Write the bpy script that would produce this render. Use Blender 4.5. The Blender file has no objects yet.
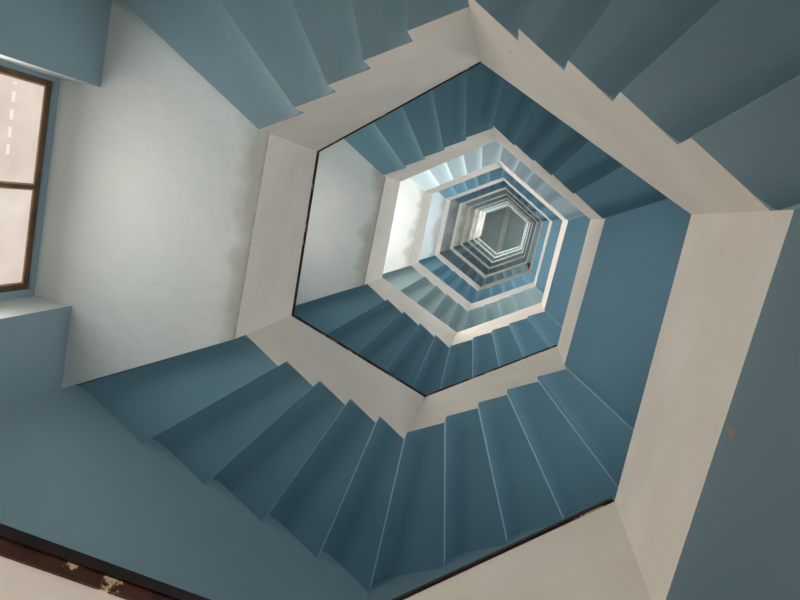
import bpy, bmesh, math, random
from mathutils import Vector, Matrix
random.seed(7)
S = bpy.context.scene
COL = S.collection

# ------------------------------------------------------------------ camera
CZ = 1.5                      # eye height above the ground floor of the well
cam_d = bpy.data.cameras.new('camera')
cam_d.sensor_width = 36.0
cam_d.lens = 610.53 / 800 * 36.0
cam_d.clip_start = 0.02
cam_d.clip_end = 200
cam = bpy.data.objects.new('camera', cam_d)
COL.objects.link(cam)
def rodrigues(rx, ry):
    th = math.hypot(rx, ry)
    return Matrix.Rotation(th, 3, Vector((rx, ry, 0)))
_R = rodrigues(0.12399, 0.18076)
_m = Matrix.Identity(4)
for _i in range(3):
    _m[_i][0] = _R[0][_i]
    _m[_i][1] = -_R[1][_i]
    _m[_i][2] = -_R[2][_i]
    _m[_i][3] = (0, 0, CZ)[_i]
cam.matrix_world = _m
S.camera = cam

# ------------------------------------------------------------------ world, exposure
S.view_settings.view_transform = 'Standard'
S.view_settings.look = 'None'
S.view_settings.gamma = 1
S.view_settings.exposure = 0.14
S.view_settings.use_curve_mapping = False
W = bpy.data.worlds.new('overcast sky'); S.world = W
W.use_nodes = True
W.node_tree.nodes['Background'].inputs[0].default_value = (0.75, 0.85, 1.0, 1)
W.node_tree.nodes['Background'].inputs[1].default_value = 0.6
S.cycles.max_bounces = 16
S.cycles.diffuse_bounces = 14
S.cycles.sample_clamp_indirect = 6

# ------------------------------------------------------------------ layout (all in metres)
CEN = Vector((-0.51065, 0.35199))
VIN = [Vector(v) for v in ((-1.50654, -0.57428), (-1.80173, 0.74335), (-0.81939, 1.67686),
                           (0.47553, 1.26742), (0.78928, -0.02867), (-0.20103, -0.97273))]
L1, L2, B, R2, R1, T = range(6)          # corners of the well, counter to the climb order L2>B>R2>R1>T>L1
ANG = [math.radians(-16.9 + a) for a in (240, 180, 120, 60, 0, 300)]
ROUT = 2.72
VOUT = [CEN + ROUT * Vector((math.cos(a), math.sin(a))) for a in ANG]
PT = 0.11
def offs(i, t):
    d = (VIN[i] - CEN).normalized()
    return VIN[i] + d * (t / math.cos(math.radians(30)))
Z0 = 3.7345 + CZ
HH = {-1: 3.607, 0: 3.63, 1: 3.459, 2: 3.53, 3: 3.649, 4: 3.66, 5: 3.63, 6: 3.62, 7: 3.62, 8: 3.62}
ZL = {0: Z0}
ZL[-1] = Z0 - HH[-1]
for k in range(0, 9): ZL[k + 1] = ZL[k] + HH[k]
ZR = {k: ZL[k] + HH[k] / 2 for k in range(-1, 9)}
ZR[-2] = ZL[-1] - 11 * 0.165
PAR = {L1: 0.957, L2: 1.063, B: 1.113, R2: 0.86, R1: 1.02, T: 1.043}
STEP_T = 0.25
Z_TOP = 40.2

# daylight coming in through the open lower part of each landing window
DAY = {0: 34, 1: 31, 2: 100, 3: 68, 4: 9, 5: 28, 6: 30, 7: 70, 8: 130, 9: 150}
RIGHT_FILL = {0: 20, 1: 28, 2: 38, 3: 52, 4: 40, 5: 18, 6: 22, 7: 40, 8: 80}  # unseen right-wall windows, added as fill
DOOR_FILL = 155  # unseen doorway, added to light the lowest undersides
DAYCOL = (1.0, 0.91, 0.82)

# ------------------------------------------------------------------ helpers
def link(name, bm, mat, parent=None, smooth=False):
    bmesh.ops.recalc_face_normals(bm, faces=bm.faces)
    me = bpy.data.meshes.new(name); bm.to_mesh(me); bm.free()
    if mat: me.materials.append(mat)
    if smooth:
        for p in me.polygons: p.use_smooth = True
    o = bpy.data.objects.new(name, me); COL.objects.link(o)
    if parent: o.parent = parent; o.matrix_parent_inverse = parent.matrix_world.inverted()
    return o
def thing(name, label, cat, loc, group=None):
    o = bpy.data.objects.new(name, None); COL.objects.link(o)
    o.empty_display_size = 0.2
    o.location = loc; o['label'] = label; o['category'] = cat
    if group: o['group'] = group
    o.matrix_world = Matrix.Translation(loc)
    return o
def prism(bm, poly, z0, z1):
    """poly: 2D points; z0,z1 number or per-point list"""
    n = len(poly)
    a = z0 if isinstance(z0, (list, tuple)) else [z0] * n
    b = z1 if isinstance(z1, (list, tuple)) else [z1] * n
    lo = [bm.verts.new((p[0], p[1], a[i])) for i, p in enumerate(poly)]
    hi = [bm.verts.new((p[0], p[1], b[i])) for i, p in enumerate(poly)]
    bm.faces.new(lo[::-1]); bm.faces.new(hi)
    for i in range(n):
        j = (i + 1) % n
        bm.faces.new((lo[i], lo[j], hi[j], hi[i]))
def topface(o, mat):
    o.data.materials.append(mat)
    for p in o.data.polygons:
        if p.normal.z > 0.9: p.material_index = 1
    return o
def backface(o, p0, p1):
    """paler colour on the riser's back, the vertical face through p0-p1"""
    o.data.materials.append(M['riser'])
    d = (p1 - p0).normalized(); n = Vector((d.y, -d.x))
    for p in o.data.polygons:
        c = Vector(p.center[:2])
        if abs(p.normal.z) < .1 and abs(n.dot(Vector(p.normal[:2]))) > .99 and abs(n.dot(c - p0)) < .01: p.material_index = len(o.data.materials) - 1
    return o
def struct(o):
    o['kind'] = 'structure'; return o
def srgb(r, g, b):
    f = lambda c: c / 255 / 12.92 if c / 255 <= 0.04045 else ((c / 255 + 0.055) / 1.055) ** 2.4
    return (f(r), f(g), f(b), 1)

# ------------------------------------------------------------------ materials
def paint(name, c1, c2, rough=0.6, scale=1.6, bump=0.08, bscale=18, spec=0.3, detail=5):
    m = bpy.data.materials.new(name); m.use_nodes = True
    nt = m.node_tree; N = nt.nodes; L = nt.links; bs = N['Principled BSDF']
    tc = N.new('ShaderNodeTexCoord')
    nz = N.new('ShaderNodeTexNoise'); nz.inputs['Scale'].default_value = scale; nz.inputs['Detail'].default_value = detail
    L.new(tc.outputs['Object'], nz.inputs['Vector'])
    cr = N.new('ShaderNodeValToRGB'); cr.color_ramp.elements[0].position = 0.35; cr.color_ramp.elements[1].position = 0.68
    cr.color_ramp.elements[0].color = c1; cr.color_ramp.elements[1].color = c2
    L.new(nz.outputs['Fac'], cr.inputs['Fac']); L.new(cr.outputs['Color'], bs.inputs['Base Color'])
    n2 = N.new('ShaderNodeTexNoise'); n2.inputs['Scale'].default_value = bscale; n2.inputs['Detail'].default_value = 4
    L.new(tc.outputs['Object'], n2.inputs['Vector'])
    bp = N.new('ShaderNodeBump'); bp.inputs['Strength'].default_value = bump; bp.inputs['Distance'].default_value = 0.02
    L.new(n2.outputs['Fac'], bp.inputs['Height']); L.new(bp.outputs['Normal'], bs.inputs['Normal'])
    bs.inputs['Roughness'].default_value = rough
    bs.inputs['Specular IOR Level'].default_value = spec
    return m
M = {}
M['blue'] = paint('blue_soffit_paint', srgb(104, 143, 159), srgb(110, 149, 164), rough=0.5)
M['slate'] = paint('blue_soffit_bounce_greyed', srgb(117, 144, 156), srgb(123, 150, 161), rough=0.5)  # the soffit blue with warm floor bounce greyed into its colour
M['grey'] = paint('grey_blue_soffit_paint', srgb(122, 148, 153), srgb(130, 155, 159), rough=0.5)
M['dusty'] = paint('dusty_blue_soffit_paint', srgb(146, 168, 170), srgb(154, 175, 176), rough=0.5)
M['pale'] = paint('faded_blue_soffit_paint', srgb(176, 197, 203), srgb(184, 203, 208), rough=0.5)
M['wall'] = paint('blue_wall_paint', srgb(127, 154, 165), srgb(134, 160, 170), rough=0.55, scale=1.0)
M['white'] = paint('white_parapet_paint', srgb(229, 220, 208), srgb(237, 229, 218), rough=0.6, scale=2.5)
M['riser'] = paint('pale_blue_riser_back', srgb(186, 215, 224), srgb(194, 220, 228), rough=0.5)
M['tread'] = paint('cream_terrazzo_tread', srgb(206, 198, 184), srgb(220, 212, 200), rough=0.5, scale=30)
M['floor'] = paint('grey_terrazzo', srgb(176, 170, 160), srgb(205, 198, 188), rough=0.35, scale=40)
M['top'] = paint('roof_slab_paint', srgb(214, 230, 236), srgb(220, 235, 240), rough=0.6)
M['beam'] = paint('roof_beam_paint', srgb(242, 244, 238), srgb(246, 248, 243), rough=0.6)

def specks(m):
    nt = m.node_tree; N = nt.nodes; L = nt.links; bs = N['Principled BSDF']
    base = bs.inputs['Base Color'].links[0].from_socket
    geo = N.new('ShaderNodeNewGeometry')
    nz = N.new('ShaderNodeTexNoise'); nz.inputs['Scale'].default_value = 13; nz.inputs['Detail'].default_value = 3
    L.new(geo.outputs['Position'], nz.inputs['Vector'])
    mr = N.new('ShaderNodeMapRange'); mr.inputs['From Min'].default_value = 0.725; mr.inputs['From Max'].default_value = 0.77
    mr.inputs['To Max'].default_value = 0.7
    L.new(nz.outputs['Fac'], mr.inputs['Value'])
    mx = N.new('ShaderNodeMix'); mx.data_type = 'RGBA'
    L.new(mr.outputs[0], mx.inputs['Factor']); L.new(base, mx.inputs['A']); mx.inputs['B'].default_value = srgb(150, 132, 116)
    L.new(mx.outputs['Result'], bs.inputs['Base Color'])
specks(M['white'])
def soffit_mat():
    """pale plaster ceiling with damp stains and blistered paint along its inner edge"""
    m = paint('pale_landing_soffit', srgb(186, 196, 196), srgb(196, 203, 202), rough=0.5, scale=1.2, bump=0.5, bscale=7)
    nt = m.node_tree; N = nt.nodes; L = nt.links; bs = N['Principled BSDF']
    tc = [n for n in N if n.type == 'TEX_COORD'][0]
    base = bs.inputs['Base Color'].links[0].from_socket
    # distance from the inner edge: plane through L1, L2
    e = (VIN[L2] - VIN[L1]).normalized(); nrm = Vector((-abs(e.y), -abs(e.x) if e.x < 0 else abs(e.x)))
    nrm = Vector((e.y, -e.x));
    if nrm.dot(VIN[L1] - CEN) < 0: nrm = -nrm
    d0 = nrm.dot(VIN[L1])
    geo = N.new('ShaderNodeNewGeometry')
    dot = N.new('ShaderNodeVectorMath'); dot.operation = 'DOT_PRODUCT'; dot.inputs[1].default_value = (nrm.x, nrm.y, 0)
    L.new(geo.outputs['Position'], dot.inputs[0])
    nz = N.new('ShaderNodeTexNoise'); nz.inputs['Scale'].default_value = 2.6; nz.inputs['Detail'].default_value = 8
    L.new(geo.outputs['Position'], nz.inputs['Vector'])
    ma = N.new('ShaderNodeMath'); ma.operation = 'MULTIPLY_ADD'; ma.inputs[1].default_value = -0.5; L.new(nz.outputs['Fac'], ma.inputs[0])
    L.new(dot.outputs['Value'], ma.inputs[2])
    mr = N.new('ShaderNodeMapRange'); mr.inputs['From Min'].default_value = d0 - 0.2; mr.inputs['From Max'].default_value = d0 - 0.08
    mr.inputs['To Min'].default_value = 0.85; mr.inputs['To Max'].default_value = 0.0
    L.new(ma.outputs[0], mr.inputs['Value'])
    mx = N.new('ShaderNodeMix'); mx.data_type = 'RGBA'
    L.new(mr.outputs[0], mx.inputs['Factor']); L.new(base, mx.inputs['A']); mx.inputs['B'].default_value = srgb(158, 160, 152)
    # cracked, dirty joint where the slab meets the parapet
    m2 = N.new('ShaderNodeMapRange'); m2.inputs['From Min'].default_value = d0 + 0.006; m2.inputs['From Max'].default_value = d0 + 0.03
    m2.inputs['To Min'].default_value = 1.0; m2.inputs['To Max'].default_value = 0.0
    L.new(dot.outputs['Value'], m2.inputs['Value'])
    n3 = N.new('ShaderNodeTexNoise'); n3.inputs['Scale'].default_value = 28; n3.inputs['Detail'].default_value = 8
    L.new(geo.outputs['Position'], n3.inputs['Vector'])
    m3 = N.new('ShaderNodeMapRange'); m3.inputs['From Min'].default_value = 0.3; m3.inputs['From Max'].default_value = 0.75
    m3.inputs['To Max'].default_value = 0.6
    L.new(n3.outputs['Fac'], m3.inputs['Value'])
    mm = N.new('ShaderNodeMath'); mm.operation = 'MULTIPLY'; L.new(m2.outputs[0], mm.inputs[0]); L.new(m3.outputs[0], mm.inputs[1])
    mz = N.new('ShaderNodeMix'); mz.data_type = 'RGBA'
    L.new(mm.outputs[0], mz.inputs['Factor']); L.new(mx.outputs['Result'], mz.inputs['A']); mz.inputs['B'].default_value = srgb(104, 102, 94)
    L.new(mz.outputs['Result'], bs.inputs['Base Color'])
    return m
M['soffit'] = soffit_mat()

def wood_dark(name, c1, c2, flakes=0.0):
    m = paint(name, c1, c2, rough=0.45, scale=9, bump=0.3, bscale=30, spec=0.4)
    if flakes:
        nt = m.node_tree; N = nt.nodes; L = nt.links; bs = N['Principled BSDF']
        base = bs.inputs['Base Color'].links[0].from_socket
        tc = [n for n in N if n.type == 'TEX_COORD'][0]
        nz = N.new('ShaderNodeTexNoise'); nz.inputs['Scale'].default_value = 7; nz.inputs['Detail'].default_value = 7
        nz.inputs['Roughness'].default_value = 0.65
        L.new(tc.outputs['Object'], nz.inputs['Vector'])
        cr = N.new('ShaderNodeValToRGB'); cr.color_ramp.elements[0].position = flakes; cr.color_ramp.elements[1].position = flakes + 0.03
        L.new(nz.outputs['Fac'], cr.inputs['Fac'])
        mx = N.new('ShaderNodeMix'); mx.data_type = 'RGBA'
        L.new(cr.outputs['Color'], mx.inputs['Factor']); L.new(base, mx.inputs['A']); mx.inputs['B'].default_value = srgb(200, 175, 140)
        L.new(mx.outputs['Result'], bs.inputs['Base Color'])
    return m
M['rail'] = wood_dark('black_handrail_paint', srgb(22, 14, 12), srgb(36, 22, 18))
M['mould'] = wood_dark('brown_flaking_varnish', srgb(48, 25, 16), srgb(74, 42, 27), flakes=0.57)
M['frame'] = wood_dark('brown_window_frame', srgb(84, 66, 50), srgb(104, 84, 64))
M['bead'] = wood_dark('tan_glazing_bead', srgb(176, 150, 112), srgb(196, 170, 130))
M['chip'] = paint('bare_plaster', srgb(150, 135, 118), srgb(165, 150, 130), scale=60)
M['red'] = paint('red_paint', srgb(105, 24, 18), srgb(120, 30, 22))

def pane_mat():
    m = bpy.data.materials.new('frosted_daylit_glass'); m.use_nodes = True
    nt = m.node_tree; N = nt.nodes; L = nt.links; bs = N['Principled BSDF']
    tc = N.new('ShaderNodeTexCoord')
    nz = N.new('ShaderNodeTexNoise'); nz.inputs['Scale'].default_value = 3; nz.inputs['Detail'].default_value = 6
    L.new(tc.outputs['Object'], nz.inputs['Vector'])
    cr = N.new('ShaderNodeValToRGB')
    cr.color_ramp.elements[0].position = 0.3; cr.color_ramp.elements[1].position = 0.7
    cr.color_ramp.elements[0].color = srgb(196, 178, 166); cr.color_ramp.elements[1].color = srgb(222, 210, 198)
    L.new(nz.outputs['Fac'], cr.inputs['Fac'])
    bs.inputs['Base Color'].default_value = srgb(150, 145, 140)
    bs.inputs['Roughness'].default_value = 0.35
    # a row of brighter dashes in the emission, low in the first window's lights
    geo = N.new('ShaderNodeNewGeometry'); sx = N.new('ShaderNodeSeparateXYZ'); L.new(geo.outputs['Position'], sx.inputs[0])
    def mth(op, a, b=0.0):
        q = N.new('ShaderNodeMath'); q.operation = op
        for i_, v in ((0, a), (1, b)):
            if isinstance(v, (int, float)): q.inputs[i_].default_value = v
            else: L.new(v, q.inputs[i_])
        return q.outputs[0]
    zz = mth('LESS_THAN', mth('ABSOLUTE', mth('SUBTRACT', sx.outputs['Z'], Z0 - 0.32)), 0.014)
    yy = mth('LESS_THAN', mth('FRACT', mth('MULTIPLY', sx.outputs['Y'], 9.5)), 0.6)
    yl = mth('LESS_THAN', sx.outputs['Y'], -0.42)
    msk = mth('MULTIPLY', mth('MULTIPLY', zz, yy), mth('MULTIPLY', mth('MULTIPLY', yl, mth('GREATER_THAN', sx.outputs['Y'], -0.9)), 0.55))
    mg = N.new('ShaderNodeMix'); mg.data_type = 'RGBA'; L.new(msk, mg.inputs['Factor'])
    L.new(cr.outputs['Color'], mg.inputs['A']); mg.inputs['B'].default_value = (1, .97, .9, 1)
    L.new(mg.outputs['Result'], bs.inputs['Emission Color'])
    bs.inputs['Emission Strength'].default_value = 0.85
    return m
M['pane'] = pane_mat()

# ------------------------------------------------------------------ outer walls
names = {(L1, L2): 'wall_left', (L2, B): 'wall_lower_left', (B, R2): 'wall_lower_right',
         (R2, R1): 'wall_right', (R1, T): 'wall_upper_right', (T, L1): 'wall_upper_left'}
WT = 0.2
def wout(i, t):
    d = (VOUT[i] - CEN).normalized()
    return VOUT[i] + d * (t / math.cos(math.radians(30)))
for (a, b), nm in names.items():
    if nm in ('wall_left', 'wall_right'): continue
    bm = bmesh.new()
    qa, qb = VOUT[a], VOUT[b]
    if a == L2: qa = qa + (qa - qb).normalized() * 0.12
    if b == L1: qb = qb + (qb - qa).normalized() * 0.12
    prism(bm, [qa, qb, wout(b, WT), wout(a, WT)], 0, Z_TOP)
    struct(link(nm, bm, M['wall']))

# left wall: two piers and, between them, a recess .3 m deep that holds one window per storey
ex = (VOUT[L2] - VOUT[L1]).normalized()                # along the wall
nx = Vector((ex.y, -ex.x))
if nx.dot(VOUT[L1] - CEN) < 0: nx = -nx                # outwards
W1 = VOUT[L1] + nx * 0.035; wl = (VOUT[L2] - VOUT[L1]).length
PA, PB = 0.615, wl - 0.615
def wp(u, v): return W1 + ex * u + nx * v
RD, BD = 0.30, 0.50
LT = STEP_T                                           # landing slab thickness
bm = bmesh.new()
prism(bm, [wp(0, 0), wp(PA, 0), wp(PA, BD), wp(-0.3, BD)], 0, Z_TOP)
prism(bm, [wp(wl, 0), wp(wl + 0.3, BD), wp(PB, BD), wp(PB, 0)], 0, Z_TOP)
WU0, WU1 = PA + 0.03, PB - 0.05
WIN_H = 2.3
wins = {k: (ZL[k] - 0.042 - WIN_H, ZL[k] - 0.042) for k in range(0, 10)}
prism(bm, [wp(PA, RD), wp(WU0, RD), wp(WU0, BD), wp(PA, BD)], 0, Z_TOP)
prism(bm, [wp(WU1, RD), wp(PB, RD), wp(PB, BD), wp(WU1, BD)], 0, Z_TOP)
zprev = 0
for k in range(0, 10):
    prism(bm, [wp(WU0, RD), wp(WU1, RD), wp(WU1, BD), wp(WU0, BD)], zprev, wins[k][0]); zprev = wins[k][1]
wins['top'] = (ZL[9] + 1.5, Z_TOP - 0.6)
prism(bm, [wp(WU0, RD), wp(WU1, RD), wp(WU1, BD), wp(WU0, BD)], zprev, wins['top'][0])
prism(bm, [wp(WU0, RD), wp(WU1, RD), wp(WU1, BD), wp(WU0, BD)], wins['top'][1], Z_TOP)
wo = struct(link('wall_left', bm, M['wall'])); wo.data.materials.append(M['soffit'])
for p in wo.data.polygons:                            # the recess sides are painted pale
    if abs(ex.dot(Vector(p.normal[:2]))) > .99 and nx.dot(Vector(p.center[:2]) - W1) < .3: p.material_index = 1

# right wall; its ground-floor doorway and its windows are unseen, added for light
er = (VOUT[R1] - VOUT[R2]).normalized(); nr = Vector((er.y, -er.x))
if nr.dot(VOUT[R1] - CEN) < 0: nr = -nr
wr = (VOUT[R1] - VOUT[R2]).length
def rp(u, v): return VOUT[R2] + er * u + nr * v
DU0, DU1, DH = wr / 2 - 0.75, wr / 2 + 0.75, 2.15
bm = bmesh.new()
prism(bm, [rp(0, 0), rp(DU0, 0), rp(DU0, WT), rp(-0.11, WT)], 0, Z_TOP)
prism(bm, [rp(DU1, 0), rp(wr, 0), rp(wr + 0.11, WT), rp(DU1, WT)], 0, Z_TOP)
RU0, RU1 = DU0, DU1
fill_wins = {k: (ZR[k] - 2.15, ZR[k] - 0.75) for k in range(0, 9)}
zprev = DH
for k in range(0, 9):
    prism(bm, [rp(DU0, 0), rp(DU1, 0), rp(DU1, WT), rp(DU0, WT)], zprev, fill_wins[k][0]); zprev = fill_wins[k][1]
prism(bm, [rp(DU0, 0), rp(DU1, 0), rp(DU1, WT), rp(DU0, WT)], zprev, Z_TOP)
struct(link('wall_right', bm, M['wall']))
bm = bmesh.new()
for u0, u1, za, zb in ((DU0, DU0 + .06, 0, DH), (DU1 - .06, DU1, 0, DH), (DU0 + .06, DU1 - .06, DH - .06, DH)):
    prism(bm, [rp(u0, .02), rp(u1, .02), rp(u1, .14), rp(u0, .14)], za, zb)
struct(link('added_door_1', bm, M['frame']))
ld = bpy.data.lights.new('doorway fill', 'AREA'); ld.shape = 'RECTANGLE'; ld.size = 1.36; ld.size_y = 1.9  # added fill lamp, tilted down so the floor bounces its light up
ld.energy = DOOR_FILL; ld.color = (1.0, 0.86, 0.80)
lo = bpy.data.objects.new('doorway fill', ld); COL.objects.link(lo)
_z = Vector((nr.x, nr.y, 0)); _x = Vector((er.x, er.y, 0)); _y = _z.cross(_x); _c = rp(wr / 2, .5)
_z = Vector((nr.x * math.cos(.6), nr.y * math.cos(.6), math.sin(.6))); _y = _z.cross(_x)
lo.matrix_world = Matrix(((_x.x, _y.x, _z.x, _c.x), (_x.y, _y.y, _z.y, _c.y), (_x.z, _y.z, _z.z, 1.08), (0, 0, 0, 1)))

# ground floor and roof slab
hexo = [wout(i, 0.4) for i in (L1, L2, B, R2, R1, T)]
bm = bmesh.new(); prism(bm, hexo, -0.2, 0); struct(link('floor', bm, M['floor']))
bm = bmesh.new(); prism(bm, hexo, Z_TOP, Z_TOP + 0.2); struct(link('ceiling', bm, M['top']))

# ------------------------------------------------------------------ windows (one per storey in the recess, plus added fill ones on the right)
def window(n, z0, z1, power, wp=wp, RD=RD, WU0=WU0, WU1=WU1, ex=ex, nx=nx, wl=wl, lcol=DAYCOL, tilt=6):
    w = thing('window_%d' % n, 'brown framed frosted window', 'window', (wp(wl / 2, RD).x, wp(wl / 2, RD).y, z0))
    del w['category']; del w['label']; struct(w)
    g = 0.034
    f0, f1 = RD + 0.02, RD + 0.08
    zt = z1 - 0.5                                    # transom under the two frosted lights
    um = (WU0 + WU1) / 2
    bm = bmesh.new()
    def bar(u0, u1, za, zb, v0=f0, v1=f1):
        prism(bm, [wp(u0, v0), wp(u1, v0), wp(u1, v1), wp(u0, v1)], za, zb)
    bar(WU0, WU0 + g, z0, z1); bar(WU1 - g, WU1, z0, z1)
    bar(WU0 + g, WU1 - g, z1 - 0.03, z1); bar(WU0 + g, WU1 - g, z0, z0 + g)
    bar(WU0 + g, WU1 - g, zt - 0.02, zt + 0.02)
    link('window_frame', bm, M['frame'], w)
    bm = bmesh.new(); bar(um - 0.011, um + 0.011, zt + 0.02, z1 - 0.03); link('mullion', bm, M['frame'], w)
    for u0, u1 in ((WU0 + g, um - 0.011), (um + 0.011, WU1 - g)):
        bm = bmesh.new(); b = 0.012; za, zb = zt + 0.02, z1 - 0.03
        q0, q1 = f0 + 0.015, f0 + 0.03
        bar(u0, u0 + b, za, zb, q0, q1); bar(u1 - b, u1, za, zb, q0, q1)
        bar(u0 + b, u1 - b, zb - b, zb, q0, q1); bar(u0 + b, u1 - b, za, za + b, q0, q1)
        link('glazing_bead', bm, M['bead'], w)
        bm = bmesh.new(); bar(u0 + b * 0.5, u1 - b * 0.5, za + b * 0.5, zb - b * 0.5, q0 + 0.006, q0 + 0.012)
        link('pane', bm, M['pane'], w)
    # daylight through the open casement below the transom
    ld = bpy.data.lights.new('daylight', 'AREA'); ld.shape = 'RECTANGLE'
    ld.size = (WU1 - WU0) - 0.1; ld.size_y = (zt - z0) - 0.07
    ld.energy = power; ld.color = lcol
    lo = bpy.data.objects.new('daylight', ld); COL.objects.link(lo)
    c = wp(um, RD + 0.005); zc = (z0 + zt) / 2
    tl = math.radians(tilt)                             # skylight falls slightly downwards
    fwd = Vector((-nx.x * math.cos(tl), -nx.y * math.cos(tl), -math.sin(tl))); zax = -fwd; xax = Vector((ex.x, ex.y, 0)); yax = zax.cross(xax)
    mm = Matrix((( xax.x, yax.x, zax.x, c.x), (xax.y, yax.y, zax.y, c.y), (xax.z, yax.z, zax.z, zc), (0, 0, 0, 1)))
    lo.matrix_world = mm
for k in range(0, 10):
    window(k + 1, wins[k][0], wins[k][1], DAY[k], lcol={3: (0.95, 0.97, 1.0), 2: (1.0, 0.91, 0.86)}.get(k, DAYCOL))
window(11, wins['top'][0], wins['top'][1], 1500, tilt=-35)
for k in range(0, 9):  # added windows, out of view, that fill in light from the right
    window(12 + k, fill_wins[k][0], fill_wins[k][1], RIGHT_FILL[k], rp, 0.06, RU0, RU1, er, nr, wr, (0.95, 0.97, 1.0), 0)

# ------------------------------------------------------------------ stair parts
G1, G2 = 'winding flights along the bottom of the well', 'winding flights along the top of the well'
def ray_side(a, b, frac, verts):
    """point of the side a-b met by the ray from the well's centre at this share of the angle"""
    va, vb = VIN[a] - CEN, VIN[b] - CEN
    ta, tb = math.atan2(va.y, va.x), math.atan2(vb.y, vb.x)
    while tb - ta > math.pi: tb -= 2 * math.pi
    while tb - ta < -math.pi: tb += 2 * math.pi
    t = ta + (tb - ta) * frac
    d = Vector((math.cos(t), math.sin(t)))
    p, q = verts[a], verts[b]; e = q - p
    # CEN + s d = p + r e
    den = d.x * (-e.y) + e.x * d.y
    w = p - CEN
    s = (w.x * (-e.y) + e.x * w.y) / den
    return CEN + d * s
def ray_pt(i, verts): return verts[i]
FR = {(L2, B): (0, .215, .42, .628, .828, 1), (B, R2): (0, .212, .42, .62, .828, 1),
      (R1, T): (0, .225, .43, .61, .80, 1), (T, L1): (0, .2, .4, .6, .8, 1)}
SK = 0.0015
VOFF = {t: [offs(i, t) for i in range(6)] for t in (SK, PT)}
def rail_prof(bm, a, b, za, zb, t0, t1, h0, h1):
    """bar that follows the parapet top between corners a and b; t<0 is towards the well"""
    A0, B0, A1, B1 = offs(a, t0), offs(b, t0), offs(a, t1), offs(b, t1)
    prism(bm, [A0, B0, B1, A1], [za + h0, zb + h0, zb + h0, za + h0], [za + h1, zb + h1, zb + h1, za + h1])
def rails(parent, segs):
    """segs: (corner, corner, height, height, overhang, rail depth, moulding depth)"""
    bm = bmesh.new()
    for a, b, za, zb, ov, hh, mh in segs: rail_prof(bm, a, b, za, zb, -ov, PT + 0.02, 0.0, hh)
    link('handrail', bm, M['rail'], parent)
    bm = bmesh.new()
    for a, b, za, zb, ov, hh, mh in segs: rail_prof(bm, a, b, za, zb, -ov * 0.5, 0.0, -mh, 0.0)
    link('rail_moulding', bm, M['mould'], parent)['label'] = 'brown moulding under the black rail, varnish flaking'

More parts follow.
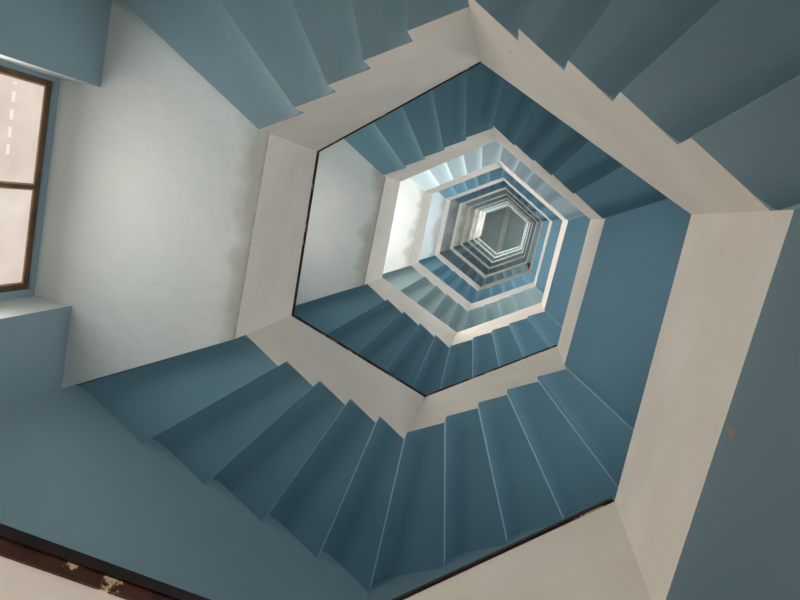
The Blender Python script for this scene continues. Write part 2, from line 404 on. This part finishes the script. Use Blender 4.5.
def flight(k, a, b, c, zs, h, label, group, rail=(), lift=0):
    """ten winders from corner a round corner b to corner c; zs = soffit height of the landing below"""
    z_end = zs + 11 * h
    pa = VIN[a]
    t = thing('stair_flight', label, 'stairs', (CEN.x + (VIN[b] - CEN).x * 1.5, CEN.y + (VIN[b] - CEN).y * 1.5, zs + h), group)
    segs = []
    i = 0
    for (p, q) in ((a, b), (b, c)):
        fr = FR[(p, q)]
        for j in range(5):
            i += 1
            segs.append((p, q, fr[j], fr[j + 1], zs + i * h))
    for (p, q, f0, f1, z) in segs:
        bm = bmesh.new()
        inn0, inn1 = ray_side(p, q, f0, VOFF[SK]), ray_side(p, q, f1, VOFF[SK])
        o0, o1 = ray_side(p, q, f0, VOUT), ray_side(p, q, f1, VOUT)
        prism(bm, [inn0, inn1, o1, o0], z, z + STEP_T)
        # rounded plaster cove between this soffit and the back of the riser below it
        rc, rv = 0.15, 0.055
        d = (o0 - inn0).normalized(); n2 = Vector((-d.y, d.x))
        if n2.dot(inn1 - inn0) < 0: n2 = -n2
        prof = [(0.0, 0.0)] + [(rc * (1 - math.sin(t_ * math.pi / 14)), rv * (1 - math.cos(t_ * math.pi / 14))) for t_ in range(0, 8)]
        ei, eo = (inn1 - inn0).normalized(), (o1 - o0).normalized()
        if True:
            lo_, hi_ = [], []
            for (u_, w_) in prof:
                for base, dr, lst in ((inn0, ei, lo_), (o0, eo, hi_)):
                    q_ = base + dr * (u_ / max(0.4, dr.dot(n2)))
                    lst.append(bm.verts.new((q_.x, q_.y, z - w_)))
            for n_ in range(len(prof)):
                m_ = (n_ + 1) % len(prof)
                bm.faces.new((lo_[n_], lo_[m_], hi_[m_], hi_[n_]))
            bm.faces.new(lo_); bm.faces.new(hi_[::-1])
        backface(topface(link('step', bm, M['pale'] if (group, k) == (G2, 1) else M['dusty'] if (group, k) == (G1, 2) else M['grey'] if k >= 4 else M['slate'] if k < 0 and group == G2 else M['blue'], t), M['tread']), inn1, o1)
    # parapet: a solid upstand on the treads whose plaster face runs down to the stepped soffit
    ztop = {a: zs + PAR[a] + lift, b: zs + 5.5 * h + PAR[b], c: z_end + PAR[c]}
    bm = bmesh.new()
    for (p, q, f0, f1, z) in segs:
        P0, P1 = ray_side(p, q, f0, VIN), ray_side(p, q, f1, VIN)
        S0, S1 = ray_side(p, q, f0, VOFF[SK]), ray_side(p, q, f1, VOFF[SK])
        Q0, Q1 = ray_side(p, q, f0, VOFF[PT]), ray_side(p, q, f1, VOFF[PT])
        L_ = (VIN[q] - VIN[p]).length
        s0, s1 = (P0 - VIN[p]).length / L_, (P1 - VIN[p]).length / L_
        t0, t1 = ztop[p] + (ztop[q] - ztop[p]) * s0, ztop[p] + (ztop[q] - ztop[p]) * s1
        zm = z + 0.12
        vs = [(P0, z), (P1, z), (S1, z), (S0, z)]
        # L-shaped section swept from f0 to f1
        def ring(P, Sx, Q, tt):
            return [bm.verts.new((P.x, P.y, z)), bm.verts.new((Sx.x, Sx.y, z)), bm.verts.new((Sx.x, Sx.y, zm)),
                    bm.verts.new((Q.x, Q.y, zm)), bm.verts.new((Q.x, Q.y, tt)), bm.verts.new((P.x, P.y, tt))]
        r0, r1 = ring(P0, S0, Q0, t0), ring(P1, S1, Q1, t1)
        for n in range(6):
            m_ = (n + 1) % 6
            bm.faces.new((r0[n], r0[m_], r1[m_], r1[n]))
        bm.faces.new(r0); bm.faces.new(r1[::-1])
    bmesh.ops.remove_doubles(bm, verts=bm.verts, dist=0.0004)
    link('parapet', bm, M['white'], t)
    if rail: rails(t, [(x, y, ztop[x], ztop[y]) + tuple(z_) for x, y, *z_ in rail])
    return t

def landing(k, side, z, label, group, rail=False):
    if side == 'L':
        a, b = L1, L2
        out = [wp(wl, 0), wp(PB, 0), wp(PB, RD), wp(PA, RD), wp(PA, 0), wp(0, 0)]
        mat = M['soffit'] if k <= 9 else M['blue']
    else:
        a, b = R2, R1
        out = [VOUT[R1], VOUT[R2]]
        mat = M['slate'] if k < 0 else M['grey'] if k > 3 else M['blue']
    mid = (VIN[a] + VIN[b]) / 2; mo = (VOUT[a] + VOUT[b]) / 2
    t = thing('stair_landing', label, 'landing', ((mid.x + mo.x) / 2, (mid.y + mo.y) / 2, z), group)
    bm = bmesh.new()
    prism(bm, [VOFF[SK][a], VOFF[SK][b]] + out, z, z + LT)
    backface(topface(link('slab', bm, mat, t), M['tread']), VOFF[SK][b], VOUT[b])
    bm = bmesh.new()
    za, zb = z + PAR[a], z + PAR[b]
    r = []
    for i, tt in ((a, za), (b, zb)):
        P, Sx, Q = VIN[i], VOFF[SK][i], VOFF[PT][i]
        r.append([bm.verts.new(v) for v in ((P.x, P.y, z), (Sx.x, Sx.y, z), (Sx.x, Sx.y, z + .12), (Q.x, Q.y, z + .12), (Q.x, Q.y, tt), (P.x, P.y, tt))])
    for n in range(6):
        m_ = (n + 1) % 6
        bm.faces.new((r[0][n], r[0][m_], r[1][m_], r[1][n]))
    bm.faces.new(r[0]); bm.faces.new(r[1][::-1])
    link('parapet', bm, M['white'], t)
    if rail: rails(t, [(a, b, za, zb, .013, .022, .008)])
    return t

ORD = ['outermost', 'second', 'third', 'fourth', 'fifth', 'sixth', 'seventh', 'eighth', 'ninth', 'tenth', 'eleventh']
G3, G4 = 'landings on the window side', 'landings on the right side of the well'
h = lambda k: HH[k] / 22
# climbing order
flight(-2, R1, T, L1, ZR[-2], 0.165, 'entry flight rising from the grey ground floor, out of the frame', G2)
landing(-1, 'L', ZL[-1], 'lowest landing, below the left edge of the photo', G3)
for k in range(-1, 9):
    if k == -1:
        lb = 'lowest flight: white parapet with a brown flaking handrail in the bottom left corner'
    elif k == 0:
        lb = 'large blue flight of winding steps below the lit landing, outermost along the bottom'
    else:
        lb = 'blue winding flight along the bottom of the well, %s counted inwards' % ORD[k]
    flight(k, L2, B, R2, ZL[k], h(k), lb, G1, lift=0.17 if k == -1 else 0, rail={-1: ((L2, B, .022, .05, .06), (B, R2, .01, .022, .005)), 0: ((L2, B, .014, .024, .012), (B, R2, .012, .022, .010))}.get(k, ()))
    lb = ('grey-blue landing underside at the right edge, outermost on the right' if k == -1 else
          'flat blue landing underside on the right of the well, %s from the right edge' % ORD[k + 1])
    lnd = landing(k, 'R', ZR[k], lb, G4)
    if k == -1:
        bm = bmesh.new(); prism(bm, [(.640, .612), (.656, .615), (.668, .642), (.662, .655), (.650, .645)], ZR[k] - .003, ZR[k] + .001)
        link('paint_chip', bm, M['chip'], lnd)['label'] = 'tan chip in the paint'
    lb = ('dark slate-blue flight across the top edge, outermost along the top' if k == -1 else
          'blue winding flight along the top of the well, %s counted inwards' % ORD[k + 1])
    flight(k, R1, T, L1, ZR[k], h(k), lb, G2, rail=((T, L1, .009, .013, .004),) if k == -1 else ())
    kk = k + 1
    lb = {0: 'large pale landing underside with damp stains beside the brown framed window',
          1: 'pale cream landing underside framed by a thin black rail, second from the left',
          2: 'brightest landing underside, glowing near white, third from the left'}.get(
        kk, 'small landing underside on the left of the well, %s counted inwards' % ORD[min(kk, 10)])
    landing(kk, 'L', ZL[kk], lb, G3, rail=(kk == 0))

# a small red box fixed under the fifth right-hand landing, in its lower corner
P = VIN[R2]
bm = bmesh.new(); prism(bm, [P + Vector((0, .01)), P + Vector((.17, -.02)), P + Vector((.20, .06)), P + Vector((.12, .3)), P + Vector((.05, .16))], ZR[4] - .19, ZR[4])
ro = link('red_box', bm, M['red']); ro['label'] = 'small dark red box fixed under a blue landing deep in the well'; ro['category'] = 'box'

# roof beam under the top slab
bd = ex; bn = nx
bc = CEN + Vector((0.03, 0))
bm = bmesh.new()
prism(bm, [bc + bd * 2.33 + bn * .17, bc - bd * 2.33 + bn * .17, bc - bd * 2.33 - bn * .17, bc + bd * 2.33 - bn * .17], Z_TOP - 0.35, Z_TOP)
struct(link('trim_1', bm, M['beam']))
